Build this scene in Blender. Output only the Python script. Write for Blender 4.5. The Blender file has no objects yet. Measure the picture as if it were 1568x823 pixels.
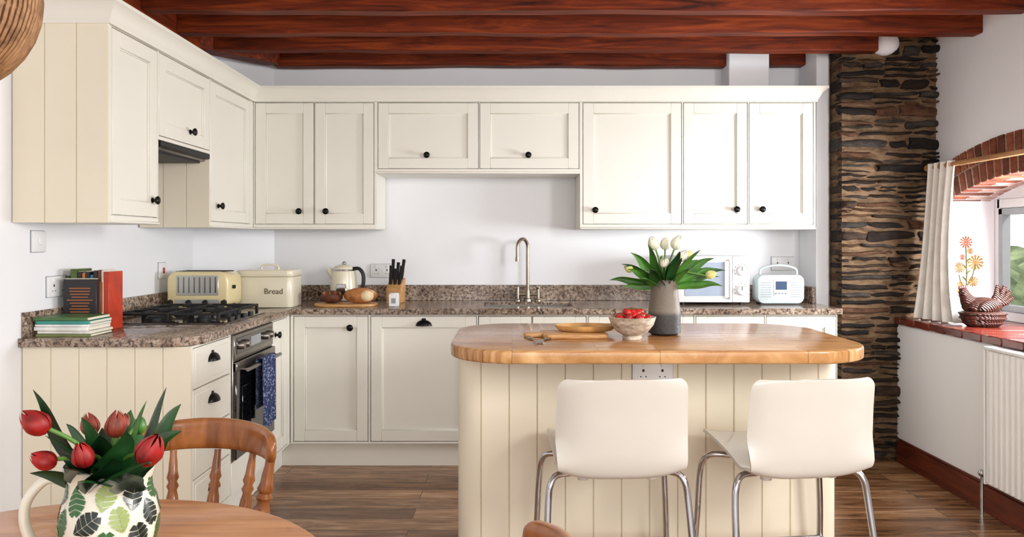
import bpy, bmesh, math, random
from mathutils import Matrix, Vector
random.seed(7)
pi=math.pi
scene=bpy.context.scene
# ------------------------------------------------------------ materials
def lin(c):
    return tuple(((v/255)/12.92 if v/255<=0.04045 else ((v/255+0.055)/1.055)**2.4) for v in c)+(1,)
def newmat(name):
    m=bpy.data.materials.new(name); m.use_nodes=True
    nt=m.node_tree; return m,nt,nt.nodes['Principled BSDF']
def coords(nt,scale=(1,1,1),rot=(0,0,0)):
    tc=nt.nodes.new('ShaderNodeTexCoord'); mp=nt.nodes.new('ShaderNodeMapping')
    mp.inputs['Scale'].default_value=scale; mp.inputs['Rotation'].default_value=rot
    nt.links.new(tc.outputs['Object'],mp.inputs['Vector']); return mp.outputs['Vector']
def ramp(nt,src,stops,interp='LINEAR'):
    r=nt.nodes.new('ShaderNodeValToRGB'); r.color_ramp.interpolation=interp
    e=r.color_ramp.elements
    while len(e)<len(stops): e.new(0.5)
    for i,(p,c) in enumerate(stops): e[i].position=p; e[i].color=lin(c)
    nt.links.new(src,r.inputs['Fac']); return r.outputs['Color']
def noise(nt,vec,scale,detail=4,rough=.55,dist=0):
    n=nt.nodes.new('ShaderNodeTexNoise'); n.inputs['Scale'].default_value=scale
    n.inputs['Detail'].default_value=detail; n.inputs['Roughness'].default_value=rough
    n.inputs['Distortion'].default_value=dist
    nt.links.new(vec,n.inputs['Vector']); return n.outputs['Fac']
def bump(nt,p,src,strength,dist=.01):
    b=nt.nodes.new('ShaderNodeBump'); b.inputs['Strength'].default_value=strength; b.inputs['Distance'].default_value=dist
    nt.links.new(src,b.inputs['Height']); nt.links.new(b.outputs['Normal'],p.inputs['Normal'])
def plain(name,c,rough=.5,metal=0,var=.05,sc=6,bmp=0,coat=0,bsc=None):
    m,nt,p=newmat(name)
    v=coords(nt); n=noise(nt,v,sc)
    lo=tuple(max(0,x*(1-var)) for x in c); hi=tuple(min(255,x*(1+var*.6)) for x in c)
    nt.links.new(ramp(nt,n,[(.3,lo),(.7,hi)]),p.inputs['Base Color'])
    p.inputs['Roughness'].default_value=rough; p.inputs['Metallic'].default_value=metal
    p.inputs['Coat Weight'].default_value=coat
    if bmp: bump(nt,p,noise(nt,v,bsc or sc*8),bmp)
    return m
def wood(name,cols,scale=(1,12,12),sc=2.5,rough=.4,coat=0,bmp=.1,dist=1.2,spec=.5):
    m,nt,p=newmat(name)
    v=coords(nt,scale); n=noise(nt,v,sc,6,.6,dist)
    k=len(cols); st=[(.28+.44*i/(k-1),c) for i,c in enumerate(cols)]
    nt.links.new(ramp(nt,n,st),p.inputs['Base Color'])
    p.inputs['Roughness'].default_value=rough; p.inputs['Coat Weight'].default_value=coat
    p.inputs['Specular IOR Level'].default_value=spec
    bump(nt,p,n,bmp,.004); return m
def planks(name,c1,c2,cm,w,h,grain,rough=.4,off=.37,gs=(1.2,14,1),mort=.0015,bmp=.15,gsc=3):
    m,nt,p=newmat(name)
    v=coords(nt)
    br=nt.nodes.new('ShaderNodeTexBrick'); br.offset=off; br.squash=1
    br.inputs['Scale'].default_value=1; br.inputs['Brick Width'].default_value=w; br.inputs['Row Height'].default_value=h
    br.inputs['Mortar Size'].default_value=mort; br.inputs['Mortar Smooth'].default_value=.1
    br.inputs['Color1'].default_value=lin(c1); br.inputs['Color2'].default_value=lin(c2); br.inputs['Mortar'].default_value=lin(cm)
    nt.links.new(v,br.inputs['Vector'])
    mx=nt.nodes.new('ShaderNodeVectorMath'); mx.operation='ADD'
    sep=nt.nodes.new('ShaderNodeMixRGB')
    vm=nt.nodes.new('ShaderNodeVectorMath'); vm.operation='SCALE'; vm.inputs['Scale'].default_value=40
    nt.links.new(br.outputs['Color'],vm.inputs[0]); v2=coords(nt,gs)
    nt.links.new(v2,mx.inputs[0]); nt.links.new(vm.outputs[0],mx.inputs[1])
    n=noise(nt,mx.outputs[0],gsc,7,.62,.9)
    g=ramp(nt,n,[(.3,grain[0]),(.5,grain[1]),(.72,grain[2])])
    sep.blend_type='MULTIPLY'; sep.inputs[0].default_value=1
    nt.links.new(br.outputs['Color'],sep.inputs[1]); nt.links.new(g,sep.inputs[2])
    nt.links.new(sep.outputs[0],p.inputs['Base Color']); p.inputs['Roughness'].default_value=rough
    bump(nt,p,n,bmp,.003); return m

CREAM=plain('cream_paint',(234,231,220),.36,var=.012,sc=2)
CREAM2=plain('cream_paint_warmlit',(235,226,204),.42,var=.015,sc=2)  # yellower cream: warm light on the end panels put into the colour
WALL=plain('white_plaster',(242,243,246),.85,var=.012,sc=1.5,bmp=.12,bsc=9)
CEIL=plain('ceiling_white',(243,241,238),.9,var=.01)
BLACK=plain('black_iron',(18,17,17),.3,.6)
BLK=plain('black_matte',(20,20,22),.55)
GLASSB=plain('black_glass',(12,12,14),.08,0,coat=.5)
STEEL=plain('brushed_steel',(150,146,140),.32,1,var=.08,sc=20)
CHROME=plain('chrome',(190,190,192),.12,1,var=.02)
SILV=plain('satin_silver',(205,205,200),.35,.6,var=.03)
NICKEL=plain('brushed_nickel',(160,148,132),.28,1)
WHITE=plain('white_plastic',(236,236,236),.3,var=.01)
STOOLW=plain('stool_shell_plastic',(205,201,192),.16,var=.01,coat=.3)
GREY=plain('grey_plastic',(150,155,158),.4)
BC=[(44,13,3),(106,38,10),(146,62,20)]
BEAM=wood('stained_beam',BC,(.6,8,8),3,.55,0,.15,1.6,.22)
BEAMY=wood('stained_beam_long',BC,(8,.6,8),3,.55,0,.15,1.6,.22)
SKIRT=wood('stained_skirting',[(58,17,6),(94,36,16),(118,50,26)],(9,.7,9),3,.45)
OAK=wood('oak_board',[(158,108,60),(200,150,94),(216,170,112)],(2,14,14),3,.45)
CHAIRW=wood('chair_pine',[(106,56,20),(148,88,40),(172,108,56)],(6,6,2),3,.28,.3)
TABLEW=wood('table_pine',[(146,86,36),(184,118,58),(202,138,76)],(1.5,14,2),2.5,.28,.3)
ISLTOP=planks('butcher_block',(236,200,152),(196,150,104),(132,92,58),.5,.043,[(168,132,96),(214,190,162),(250,242,230)],.2,.41,(1.6,30,1.6),.0008,.05,3)
FLOOR=planks('oak_laminate',(226,194,162),(138,106,82),(54,36,26),1.25,.135,[(96,74,58),(186,162,138),(242,230,216)],.26,.37,(1.2,9,1),.0016,.12,2.2)
RED=plain('red_gloss',(190,20,22),.3,var=.25,sc=30)
def granite():
    m,nt,p=newmat('granite')
    v=coords(nt)
    n1=noise(nt,v,62,6,.75,.4); c=ramp(nt,n1,[(.34,(24,21,21)),(.43,(88,76,68)),(.5,(156,138,124)),(.6,(200,186,170)),(.7,(128,102,88))])
    n2=noise(nt,v,6,4,.6,.8); c2=ramp(nt,n2,[(.35,(172,150,134)),(.6,(252,247,241))])
    mx=nt.nodes.new('ShaderNodeMixRGB'); mx.blend_type='MULTIPLY'; mx.inputs[0].default_value=.85
    nt.links.new(c,mx.inputs[1]); nt.links.new(c2,mx.inputs[2]); nt.links.new(mx.outputs[0],p.inputs['Base Color'])
    p.inputs['Roughness'].default_value=.16
    return m
GRAN=granite()
def stone(name,a,b_,scl=14,bs=.9,bd=.02):
    m,nt,p=newmat(name); v=coords(nt,(1,1,2.5)); n=noise(nt,v,scl,8,.7)
    nt.links.new(ramp(nt,n,[(.3,a),(.65,b_)]),p.inputs['Base Color']); p.inputs['Roughness'].default_value=.85
    p.inputs['Specular IOR Level'].default_value=.3
    bump(nt,p,noise(nt,v,30,8,.7),bs,bd); return m
ST=[stone('slate_dark',(12,9,8),(60,48,40)),stone('slate_brown',(24,17,13),(84,64,50)),stone('slate_grey',(22,20,20),(84,75,68)),stone('slate_rust',(50,28,18),(118,82,58)),stone('slate_dark2',(12,10,9),(44,36,31)),stone('slate_dark3',(15,12,10),(54,41,33))]
MORT=stone('lime_mortar',(76,54,38),(172,138,104),9,1,.03)
BRK=[stone('brick_red',(112,52,34),(158,88,62)),stone('brick_orange',(134,66,40),(176,104,74)),stone('brick_dark',(88,44,32),(130,76,58))]
BRKW=[stone('brick_limewashed',(160,96,74),(214,186,170)),stone('brick_limewashed2',(180,124,102),(222,200,188))]
BMORT=stone('brick_mortar',(150,130,112),(200,184,166))
QUARRY=plain('quarry_tile',(104,38,26),.25,var=.25,sc=10,coat=.3)
# ------------------------------------------------------------ builder
class B:
    def __init__(s,name): s.name=name; s.bm=bmesh.new(); s.mats=[]; s.M=Matrix.Identity(4)
    def mi(s,m):
        if m not in s.mats: s.mats.append(m)
        return s.mats.index(m)
    def add(s,t,mat,recalc=True):
        if recalc: bmesh.ops.recalc_face_normals(t,faces=t.faces[:])
        i=s.mi(mat)
        for f in t.faces: f.material_index=i
        t.transform(s.M); me=bpy.data.meshes.new('t'); t.to_mesh(me); t.free()
        s.bm.from_mesh(me); bpy.data.meshes.remove(me)
    def box(s,x0,x1,y0,y1,z0,z1,mat,bev=0,seg=1,R=None):
        t=bmesh.new(); bmesh.ops.create_cube(t,size=1)
        for v in t.verts: v.co=Vector(((x0+x1)/2+v.co.x*(x1-x0),(y0+y1)/2+v.co.y*(y1-y0),(z0+z1)/2+v.co.z*(z1-z0)))
        if bev: bmesh.ops.bevel(t,geom=t.edges[:],offset=bev,segments=seg,profile=.5,affect='EDGES')
        if R is not None:
            c=Vector(((x0+x1)/2,(y0+y1)/2,(z0+z1)/2)); t.transform(Matrix.Translation(c)@R@Matrix.Translation(-c))
        s.add(t,mat)
    def prism(s,poly,a0,a1,mat,axis='z',bev=0,seg=2):
        t=bmesh.new()
        def P(p,a): return (p[0],p[1],a) if axis=='z' else ((a,p[0],p[1]) if axis=='x' else (p[0],a,p[1]))
        lo=[t.verts.new(P(p,a0)) for p in poly]; hi=[t.verts.new(P(p,a1)) for p in poly]
        n=len(poly); f0=t.faces.new(lo); f1=t.faces.new(hi)
        for i in range(n): t.faces.new((lo[i],lo[(i+1)%n],hi[(i+1)%n],hi[i]))
        bmesh.ops.recalc_face_normals(t,faces=t.faces[:])
        if bev:
            es=list(set(f0.edges[:]+f1.edges[:])); bmesh.ops.bevel(t,geom=es,offset=bev,segments=seg,profile=.5,affect='EDGES')
        s.add(t,mat)
    def grid(s,f,nu,nv,mat,closeu=False,thick=0,cap=False):
        t=bmesh.new(); V=[]
        for j in range(nv+1):
            V.append([t.verts.new(f(i/nu,j/nv)) for i in range(nu if closeu else nu+1)])
        for j in range(nv):
            for i in range(nu):
                k=(i+1)%nu if closeu else i+1
                try: t.faces.new((V[j][i],V[j][k],V[j+1][k],V[j+1][i]))
                except Exception: pass
        if cap and closeu:
            t.faces.new(V[0]); t.faces.new(V[-1])
        if thick:
            bmesh.ops.recalc_face_normals(t,faces=t.faces[:]); bmesh.ops.solidify(t,geom=t.faces[:],thickness=thick)
        s.add(t,mat)
    def tube(s,pts,r,mat,seg=10,sq=(1,1)):
        pts=[Vector(p) for p in pts]; n=len(pts)
        rs=r if isinstance(r,(list,tuple)) else [r]*n
        T=[]
        for i in range(n):
            d=(pts[min(i+1,n-1)]-pts[max(i-1,0)]); T.append(d.normalized())
        up=Vector((0,0,1)) if abs(T[0].z)<.9 else Vector((1,0,0))
        nrm=(up-T[0]*up.dot(T[0])).normalized(); rings=[]; t=bmesh.new()
        for i in range(n):
            nrm=(nrm-T[i]*nrm.dot(T[i])).normalized(); bi=T[i].cross(nrm)
            rings.append([t.verts.new(pts[i]+nrm*(math.cos(2*pi*k/seg)*rs[i]*sq[0])+bi*(math.sin(2*pi*k/seg)*rs[i]*sq[1])) for k in range(seg)])
        for i in range(n-1):
            for k in range(seg): t.faces.new((rings[i][k],rings[i][(k+1)%seg],rings[i+1][(k+1)%seg],rings[i+1][k]))
        t.faces.new(rings[0]); t.faces.new(rings[-1]); s.add(t,mat)
    def lathe(s,prof,c,mat,seg=36,mod=None,sx=1,sy=1):
        c=Vector(c)
        def f(u,v):
            j=min(int(round(v*(len(prof)-1))),len(prof)-1); r,z=prof[j]; a=2*pi*u
            rr=r*(mod(a,v) if mod else 1)
            return c+Vector((rr*math.cos(a)*sx,rr*math.sin(a)*sy,z))
        s.grid(f,seg,len(prof)-1,mat,closeu=True,cap=True)
    def ball(s,c,r,mat,seg=16,R=None,noisy=0):
        t=bmesh.new(); bmesh.ops.create_uvsphere(t,u_segments=seg,v_segments=max(8,seg//2+2),radius=1)
        r=(r,r,r) if not isinstance(r,(tuple,list)) else r
        for v in t.verts:
            k=1+(random.uniform(-noisy,noisy) if noisy else 0); v.co=Vector((v.co.x*r[0]*k,v.co.y*r[1]*k,v.co.z*r[2]*k))
        if R is not None: t.transform(R)
        t.transform(Matrix.Translation(Vector(c))); s.add(t,mat)
    def done(s,angle=38,M=None,parent=None):
        me=bpy.data.meshes.new(s.name); s.bm.to_mesh(me); s.bm.free()
        for m in s.mats: me.materials.append(m)
        me.shade_smooth(); me.set_sharp_from_angle(angle=math.radians(angle))
        o=bpy.data.objects.new(s.name,me); scene.collection.objects.link(o)
        if M is not None: o.matrix_world=M
        if parent: o.parent=parent
        return o
def smooth_path(pts,n=8):
    P=[Vector(p) for p in pts]; P=[P[0]]+P+[P[-1]]; out=[]
    for i in range(1,len(P)-2):
        for k in range(n):
            t=k/n; a,b,c,d=P[i-1],P[i],P[i+1],P[i+2]
            out.append(.5*((2*b)+(-a+c)*t+(2*a-5*b+4*c-d)*t*t+(-a+3*b-3*c+d)*t**3))
    out.append(P[-2]); return out
def T(x,y,z=0,rz=0): return Matrix.Translation((x,y,z))@Matrix.Rotation(rz,4,'Z')
def RX(a): return Matrix.Rotation(a,4,'X')
def RY(a): return Matrix.Rotation(a,4,'Y')
def RZ(a): return Matrix.Rotation(a,4,'Z')
LX,RXW,YB,ZC=-1.93,2.5,4.88,2.52
# ------------------------------------------------------------ room
b=B('floor'); b.box(-2.1,2.95,-2.6,5.0,-.08,0,FLOOR); b.done()
b=B('ceiling'); b.box(-2.1,2.95,-2.6,5.0,ZC,ZC+.08,CEIL); b.done()
b=B('wall_left'); b.box(LX-.15,LX,-2.6,5.0,0,ZC,WALL); b.done()
b=B('wall_corner'); b.prism([(LX,4.57),(-1.535,YB),(LX,YB)],0,ZC,WALL); b.done()
b=B('wall_back'); b.box(-1.93,2.9,YB,5.0,0,ZC,WALL); b.done()
b=B('wall_stub'); b.box(1.853,1.93,4.6,YB,0,ZC,WALL,.004); b.box(1.93,1.96,4.63,YB,0,ZC,WALL); b.done()
b=B('wall_boxing'); b.box(1.35,1.6,4.7,YB,2.218,ZC,WALL,.004); b.done()
y0,y1=3.0,4.33; half=(y1-y0)/2; yc=(y0+y1)/2; spring,crown=1.525,1.635
rise=crown-spring; R=(half*half+rise*rise)/(2*rise); zc=crown-R
def arc(Rr,ya,yb,n): return [(ya+(yb-ya)*i/n, zc+math.sqrt(Rr*Rr-(ya+(yb-ya)*i/n-yc)**2)) for i in range(n+1)]
b=B('wall_right')
poly=[(-2.6,.84),(y0,.84)]+arc(R,y0,y1,24)+[(y1,.84),(4.46,.84),(4.46,ZC),(-2.6,ZC)]
b.prism(poly,RXW,RXW+.33,WALL,'x')
b.box(2.27,2.83,-2.6,4.46,0,.805,WALL,.008)
b.done(30)
b=B('trim_1'); b.box(2.25,2.8,-2.6,y0+.02,.805,.845,QUARRY,.004)
yy=y0+.02
while yy<4.44:
    b.box(2.25,2.8,yy,min(yy+.148,4.45),.805,.845,QUARRY,.005); yy+=.152
b.done()
b=B('baseboard_right'); b.box(2.248,2.27,-2.6,4.42,0,.125,SKIRT,.003); b.box(2.255,2.27,-2.6,4.42,.125,.138,SKIRT,.004); b.done()
# brick arch
b=B('brick_arch')
a0=math.asin(half/R)+.05; n=26
for i in range(n):
    aa=-a0+2*a0*i/n+.004; ab=-a0+2*a0*(i+1)/n-.004
    for (r0,r1,k) in ((R-.004,R+.098,0),(R+.106,R+.205,1)):
        sh=(ab-aa)*.5 if k and i<n-1 else 0
        pl=[(yc+r*math.sin(a+sh),zc+r*math.cos(a+sh)) for r,a in ((r0,aa),(r1,aa),(r1,ab),(r0,ab))]
        if k==0:
            xx=RXW-.008; j=0
            while xx<RXW+.25:
                x2=min(xx+(.1 if (i+j)%2 else .2),RXW+.25); b.prism(pl,xx,x2-.006,random.choice(BRK if j==0 and (i%2) else BRKW if j else BRK),'x',.003,1); xx=x2; j+=1
        else: b.prism(pl,RXW-.008-random.random()*.006,RXW+.02,random.choice(BRK),'x',.003,1)
ring=[(yc+(R+.002)*math.sin(-a0+2*a0*i/30),zc+(R+.002)*math.cos(-a0+2*a0*i/30)) for i in range(31)]
ring+= [(yc+(R+.2)*math.sin(a0-2*a0*i/30),zc+(R+.2)*math.cos(a0-2*a0*i/30)) for i in range(31)]
b.prism(ring,RXW-.003,RXW+.25,BMORT,'x')
b.done(25)
# window
b=B('window_1')
WX=2.765
for (ya,yb,za,zb) in ((4.285,4.328,.845,1.53),(y0,y0+.045,.845,1.53),(3.64,3.69,.845,1.62),(y0,4.328,.845,.9),(y0+.02,4.31,1.475,1.53)):
    b.box(WX,WX+.05,ya,yb,za,zb,WHITE,.004)
b.box(WX+.005,WX+.045,y0,4.328,1.53,1.66,WHITE)
for (ya,yb) in ((3.69,4.285),(y0+.045,3.64)):
    b.box(WX-.008,WX+.04,ya,ya+.035,.9,1.475,GREY,.003); b.box(WX-.008,WX+.04,yb-.035,yb,.9,1.475,GREY,.003)
    b.box(WX-.008,WX+.04,ya,yb,.9,.935,GREY,.003); b.box(WX-.008,WX+.04,ya,yb,1.44,1.475,GREY,.003)
b.tube([(WX-.01,4.0,.92),(WX-.03,4.0,.925),(WX-.03,3.9,.93)],.007,BLACK)
b.done()
# stone pillar
b=B('stone_pillar')
b.box(1.945,2.83,4.455,YB-.002,0,ZC,MORT)
z=0.0; k=0
while z<2.5:
    h=random.choice((.028,.036,.046,.06,.08,.04,.05)); x=1.93+random.uniform(-.008,.012)
    while x<2.52:
        w=random.uniform(.07,.3)*(1.1 if h>.04 else 1); x2=min(x+w,2.54+random.uniform(-.01,.0))
        if x2-x<.03: break
        g=random.uniform(.006,.02)
        parts=[(0,1)] if h<.05 or random.random()<.5 else [(0,.45),(.45,1)]
        for (pa,pb) in parts:
            gz=random.uniform(.006,.018); t=bmesh.new(); bmesh.ops.create_cube(t,size=1)
            bmesh.ops.subdivide_edges(t,edges=t.edges[:],cuts=4,use_grid_fill=True)
            y_=4.41+random.uniform(0,.038); slope=random.uniform(-.08,.08); jz=random.uniform(-.006,.006); tl=random.uniform(.5,1); trr=random.uniform(.5,1)
            hz=h*(pb-pa); cz=z+h*(pa+pb)/2+jz; cxm=(x+x2)/2; ph=random.uniform(0,6); tilt=random.uniform(-.016,.016)
            for v in t.verts:
                fx,fy,fz=v.co.x+.5,v.co.y+.5,v.co.z+.5
                j=random.uniform(-1,1)*.004
                rnd=.014*(abs(2*fz-1)**2.6)+.012*(abs(2*fx-1)**4)+tilt*(fx-.5)
                hh=max(.012,(hz-gz))*(tl*(1-fx)+trr*fx)
                xx=x+g/2+fx*(x2-x-g)+.006*math.sin(ph+fz*5)
                v.co=Vector((xx, y_+fy*(4.5-y_)+(rnd+j if fy<.4 else 0), cz+(fz-.5)*hh+slope*(xx-cxm)+.003*math.sin(ph+fx*9)))
            b.add(t,random.choice(ST))
        x=x2
    if k%2==0: b.box(1.934+random.uniform(0,.006),1.99,4.462,4.6,z+.004,z+h-.004,random.choice(ST),.004)
    z+=h; k+=1
b.done(60)
b=B('plaster_patch'); b.ball((2.19,4.45,2.455),(.085,.06,.07),WALL,20,noisy=.04); b.done(60)
def beam(x0,x1,y,nm='ceiling_beam'):
    b=B(nm); n=24; h0,h1=2.40,ZC-.001
    def f(u,v):
        x=x0+(x1-x0)*v; w=.004*math.sin(x*3.1+y*7)+.003*math.sin(x*9+y)
        c=[(0,h0+.006),(.006,h0),(.082,h0),(.088,h0+.006),(.088,h1),(0,h1)][int(round(u*6))%6]
        return Vector((x,y+c[0]+w,c[1]+(w if c[1]<2.45 else 0)))
    b.grid(f,6,n,BEAM,closeu=True,cap=True); b.done()
beam(-1.5,1.348,4.76); beam(1.602,1.851,4.76); beam(-1.778,2.12,4.375); beam(-1.778,RXW-.002,4.01); beam(-1.778,RXW-.002,3.62); beam(-1.778,RXW-.002,3.24)
for yv in (2.5,1.7,.9,0,-.9): beam(-1.778,RXW-.002,yv)
b=B('ceiling_beam'); b.box(-1.928,-1.78,-2.5,4.4,2.39,ZC-.001,BEAMY,.004)
b.prism([(-1.9,4.38),(-1.78,4.32),(-1.46,4.70),(-1.46,4.755),(-1.56,4.755)],2.40,ZC-.001,BEAM); b.done()
# ------------------------------------------------------------ cabinets
def shaker(b,xa,xb,za,zb,fw=.062,mat=CREAM):
    t=.02; bv=.0018
    b.box(xa,xa+fw,0,t,za,zb,mat,bv); b.box(xb-fw,xb,0,t,za,zb,mat,bv)
    b.box(xa+fw,xb-fw,0,t,zb-fw,zb,mat,bv); b.box(xa+fw,xb-fw,0,t,za,za+fw,mat,bv)
    b.box(xa+fw-.001,xb-fw+.001,.013,t,za+fw-.001,zb-fw+.001,mat)
    e=.006
    for q in ((xa+fw,xa+fw+e,za+fw,zb-fw),(xb-fw-e,xb-fw,za+fw,zb-fw),(xa+fw,xb-fw,za+fw,za+fw+e),(xa+fw,xb-fw,zb-fw-e,zb-fw)):
        b.box(q[0],q[1],.006,.014,q[2],q[3],mat,.002)
def knob(b,x,z,y=0):
    b.tube([(x,y+.001,z),(x,y-.004,z),(x,y-.006,z),(x,y-.014,z),(x,y-.018,z),(x,y-.026,z),(x,y-.031,z),(x,y-.033,z)],[.012,.012,.007,.007,.016,.019,.014,.005],BLACK,14)
def cup(b,x,z,y=0,a=.046,c=.034,d=.03):
    b.grid(lambda s,t:Vector((x+a*math.cos(pi*s),y-d*math.sin(pi*s)*math.sin(pi*t/2)-.001,z-.012+c*math.sin(pi*s)*math.cos(pi*t/2))),18,8,BLACK,thick=.002)
    b.box(x-a,x+a,y-.003,y,z-.014,z-.008,BLACK); b.box(x-.012,x+.012,y-.005,y,z+.012,z+.03,BLACK,.003)
def unit(name,M,x0,x1,z0,z1,depth,doors,mode='row',rail=True,top=None):
    b=B(name); b.M=M; g=.0038; bv=.0012
    b.box(x0+.0005,x1-.0005,.02,depth,z0,top or z1,CREAM)
    if mode=='row':
        za,zb=doors[0][2],doors[0][3]
        b.box(x0,x1,0,.02,z0,za-g,CREAM,bv); b.box(x0,x1,0,.02,zb+g,z1,CREAM,bv)
        xs=[x0]
        for d in doors: xs+= [d[0]-g,d[1]+g]
        xs.append(x1)
        for i in range(0,len(xs),2):
            if xs[i+1]-xs[i]>.001: b.box(xs[i],xs[i+1],0,.02,za-g,zb+g,CREAM,bv if xs[i+1]-xs[i]>.004 else 0)
    else:
        xa,xb=doors[0][0],doors[0][1]
        b.box(x0,xa-g,0,.02,z0,z1,CREAM,bv); b.box(xb+g,x1,0,.02,z0,z1,CREAM,bv)
        zs=[z0]
        for d in doors: zs+=[d[2]-g,d[3]+g]
        zs.append(z1)
        for i in range(0,len(zs),2):
            if zs[i+1]-zs[i]>.001: b.box(xa-g,xb+g,0,.02,zs[i],zs[i+1],CREAM,bv if zs[i+1]-zs[i]>.004 else 0)
    for d in doors:
        if mode!='row': b.box(d[0],d[1],0,.02,d[2],d[3],CREAM,.002); b.box(d[0]+.02,d[1]-.02,-.0015,.01,d[2]+.02,d[3]-.02,CREAM,.0015)
        else: shaker(b,*d[:4])
        if len(d)>4:
            if d[4]=='k': knob(b,d[5],d[6])
            else: cup(b,d[5],d[6])
    if rail: b.box(x0,x1,-.008,depth,z0-.012,z0,CREAM,.003)
    return b
def X(u,D=4.55): return (u-784)*D/1157
MB=T(0,4.55)
zb,zt=1.396,2.124
def Z(v,D=4.55): return 1.29-(v-370)*D/1157
KC='kitchen_cupboard'
unit(KC,MB,-1.557,X(577),1.375,2.13,.308,[(X(391),X(480),zb,zt,'k',X(459),Z(324)),(X(482.2),X(572),zb,zt,'k',X(500),Z(324))]).done()
unit(KC,MB,X(577),X(888),1.71,2.13,.325,[(X(579),X(732),1.73,zt,'k',X(654),Z(238)),(X(735),X(886),1.73,zt,'k',X(809),Z(238))]).done()
unit(KC,MB,X(888),X(1249),1.375,2.13,.325,[(X(893),X(1043),zb,zt,'k',X(911),Z(322)),(X(1047),X(1144),zb,zt,'k',X(1127),Z(321)),(X(1147.5),X(1245),zb,zt,'k',X(1166),Z(321))]).done()
ML=T(-1.557,2.925,0,pi/2)
def groovepoly(x0,x1,yf,yb_,step):
    pts=[(x0,yb_),(x0,yf)]; n=max(1,round((x1-x0)/step)); s=(x1-x0)/n
    for i in range(1,n):
        q=x0+s*i; pts+=[(q-.003,yf),(q,yf+.006),(q+.003,yf)]
    return pts+[(x1,yf),(x1,yb_)]
b=unit(KC,ML,.0,.402,1.375,2.13,.368,[(.018,.392,zb,zt,'k',.345,1.468)])
b.M=Matrix.Identity(4); b.prism(groovepoly(-1.925,-1.557,2.912,2.925,.125),1.363,2.14,CREAM2); b.done()
b=unit(KC,ML,.402,.975,1.74,2.13,.368,[(.412,.965,1.76,zt,'k',.73,1.82)],rail=False); b.done()
b=unit(KC,ML,.975,1.622,1.375,2.13,.36,[(.985,1.56,zb,zt,'k',1.08,1.478)])
b.M=Matrix.Identity(4); b.prism(groovepoly(-1.918,-1.56,3.893,3.9,.11),1.363,1.74,CREAM2); b.done()
b=B('cooker_hood'); b.M=ML; b.box(.42,.96,.02,.3,1.70,1.739,STEEL,.004); b.box(.44,.94,.04,.28,1.69,1.701,BLK); b.box(.42,.96,-.004,.02,1.712,1.739,BLK,.003); b.done()
def sweep(b,path,prof,mat):
    t=bmesh.new(); rings=[]; n=len(path)
    for i,p in enumerate(path):
        p=Vector(p); ns=[]
        if i>0: d=(p-Vector(path[i-1])).normalized(); ns.append(Vector((d.y,-d.x)))
        if i<n-1: d=(Vector(path[i+1])-p).normalized(); ns.append(Vector((d.y,-d.x)))
        m=sum(ns,Vector((0,0))).normalized(); k=1/max(.3,m.dot(ns[0]))
        rings.append([t.verts.new((p.x+m.x*o*k,p.y+m.y*o*k,z)) for o,z in prof])
    q=len(prof)
    for i in range(n-1):
        for j in range(q): t.faces.new((rings[i][j],rings[i][(j+1)%q],rings[i+1][(j+1)%q],rings[i+1][j]))
    t.faces.new(rings[0]); t.faces.new(rings[-1]); b.add(t,mat)
b=B('trim_2')
sweep(b,[(-1.925,2.912),(-1.553,2.912),(-1.553,4.548),(1.83,4.548),(1.83,4.87)],[(-.01,2.131),(.008,2.131),(.008,2.143),(.014,2.15),(.02,2.165),(.032,2.185),(.05,2.2),(.056,2.203),(.056,2.217),(-.01,2.217)],CREAM)
b.box(-1.925,-1.553,2.93,4.545,2.2,2.21,CREAM); b.box(-1.553,1.83,4.56,4.875,2.2,2.21,CREAM)
b.done(25)
# base
MBB=T(0,4.30)
def X3(u): return (u-784)*4.30/1157
zb,zt=.152,.862
def base(u0,u1,doors,nm='base_cabinet',top=None):
    return unit(nm,MBB,u0,u1,.137,.874,.575,doors,rail=False,top=top)
base(-1.262,X3(566),[(X3(450),X3(563),zb,zt,'k',X3(537),.8)]).done()
b=base(X3(566),X3(731),[(X3(568),X3(729),zb,zt,'c',X3(649),.822)],'integrated_dishwasher'); b.done()
base(X3(731),X3(899),[(X3(733),X3(813.5),zb,zt),(X3(816),X3(897),zb,zt)],top=.69).done()
base(X3(899),X3(1064),[(X3(901),X3(1062),zb,zt)]).done()
base(X3(1064),X3(1282),[(X3(1066),X3(1170),zb,zt),(X3(1174),X3(1280),zb,zt)]).done()
MLB=T(-1.264,2.985,0,pi/2)
b=unit('drawer_unit',MLB,0,.413,.137,.874,.64,[(.012,.40,.152,.335,'c',.2,.265),(.012,.40,.341,.515,'c',.2,.45),(.012,.40,.521,.695,'c',.2,.63),(.012,.40,.701,.862,'c',.2,.802)],'col',rail=False)
b.M=Matrix.Identity(4); b.prism(groovepoly(-1.925,-1.264,2.972,2.985,.11),0,.874,CREAM2); b.done()
unit('base_cabinet',MLB,.985,1.312,.137,.874,.62,[(.995,1.26,zb,zt,'k',1.05,.79)],rail=False).done()
b=B('plinth'); b.box(-1.32,1.85,4.34,4.36,0,.135,CREAM,.002); b.box(-1.34,-1.32,2.99,4.36,0,.135,CREAM,.002); b.done()
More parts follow.
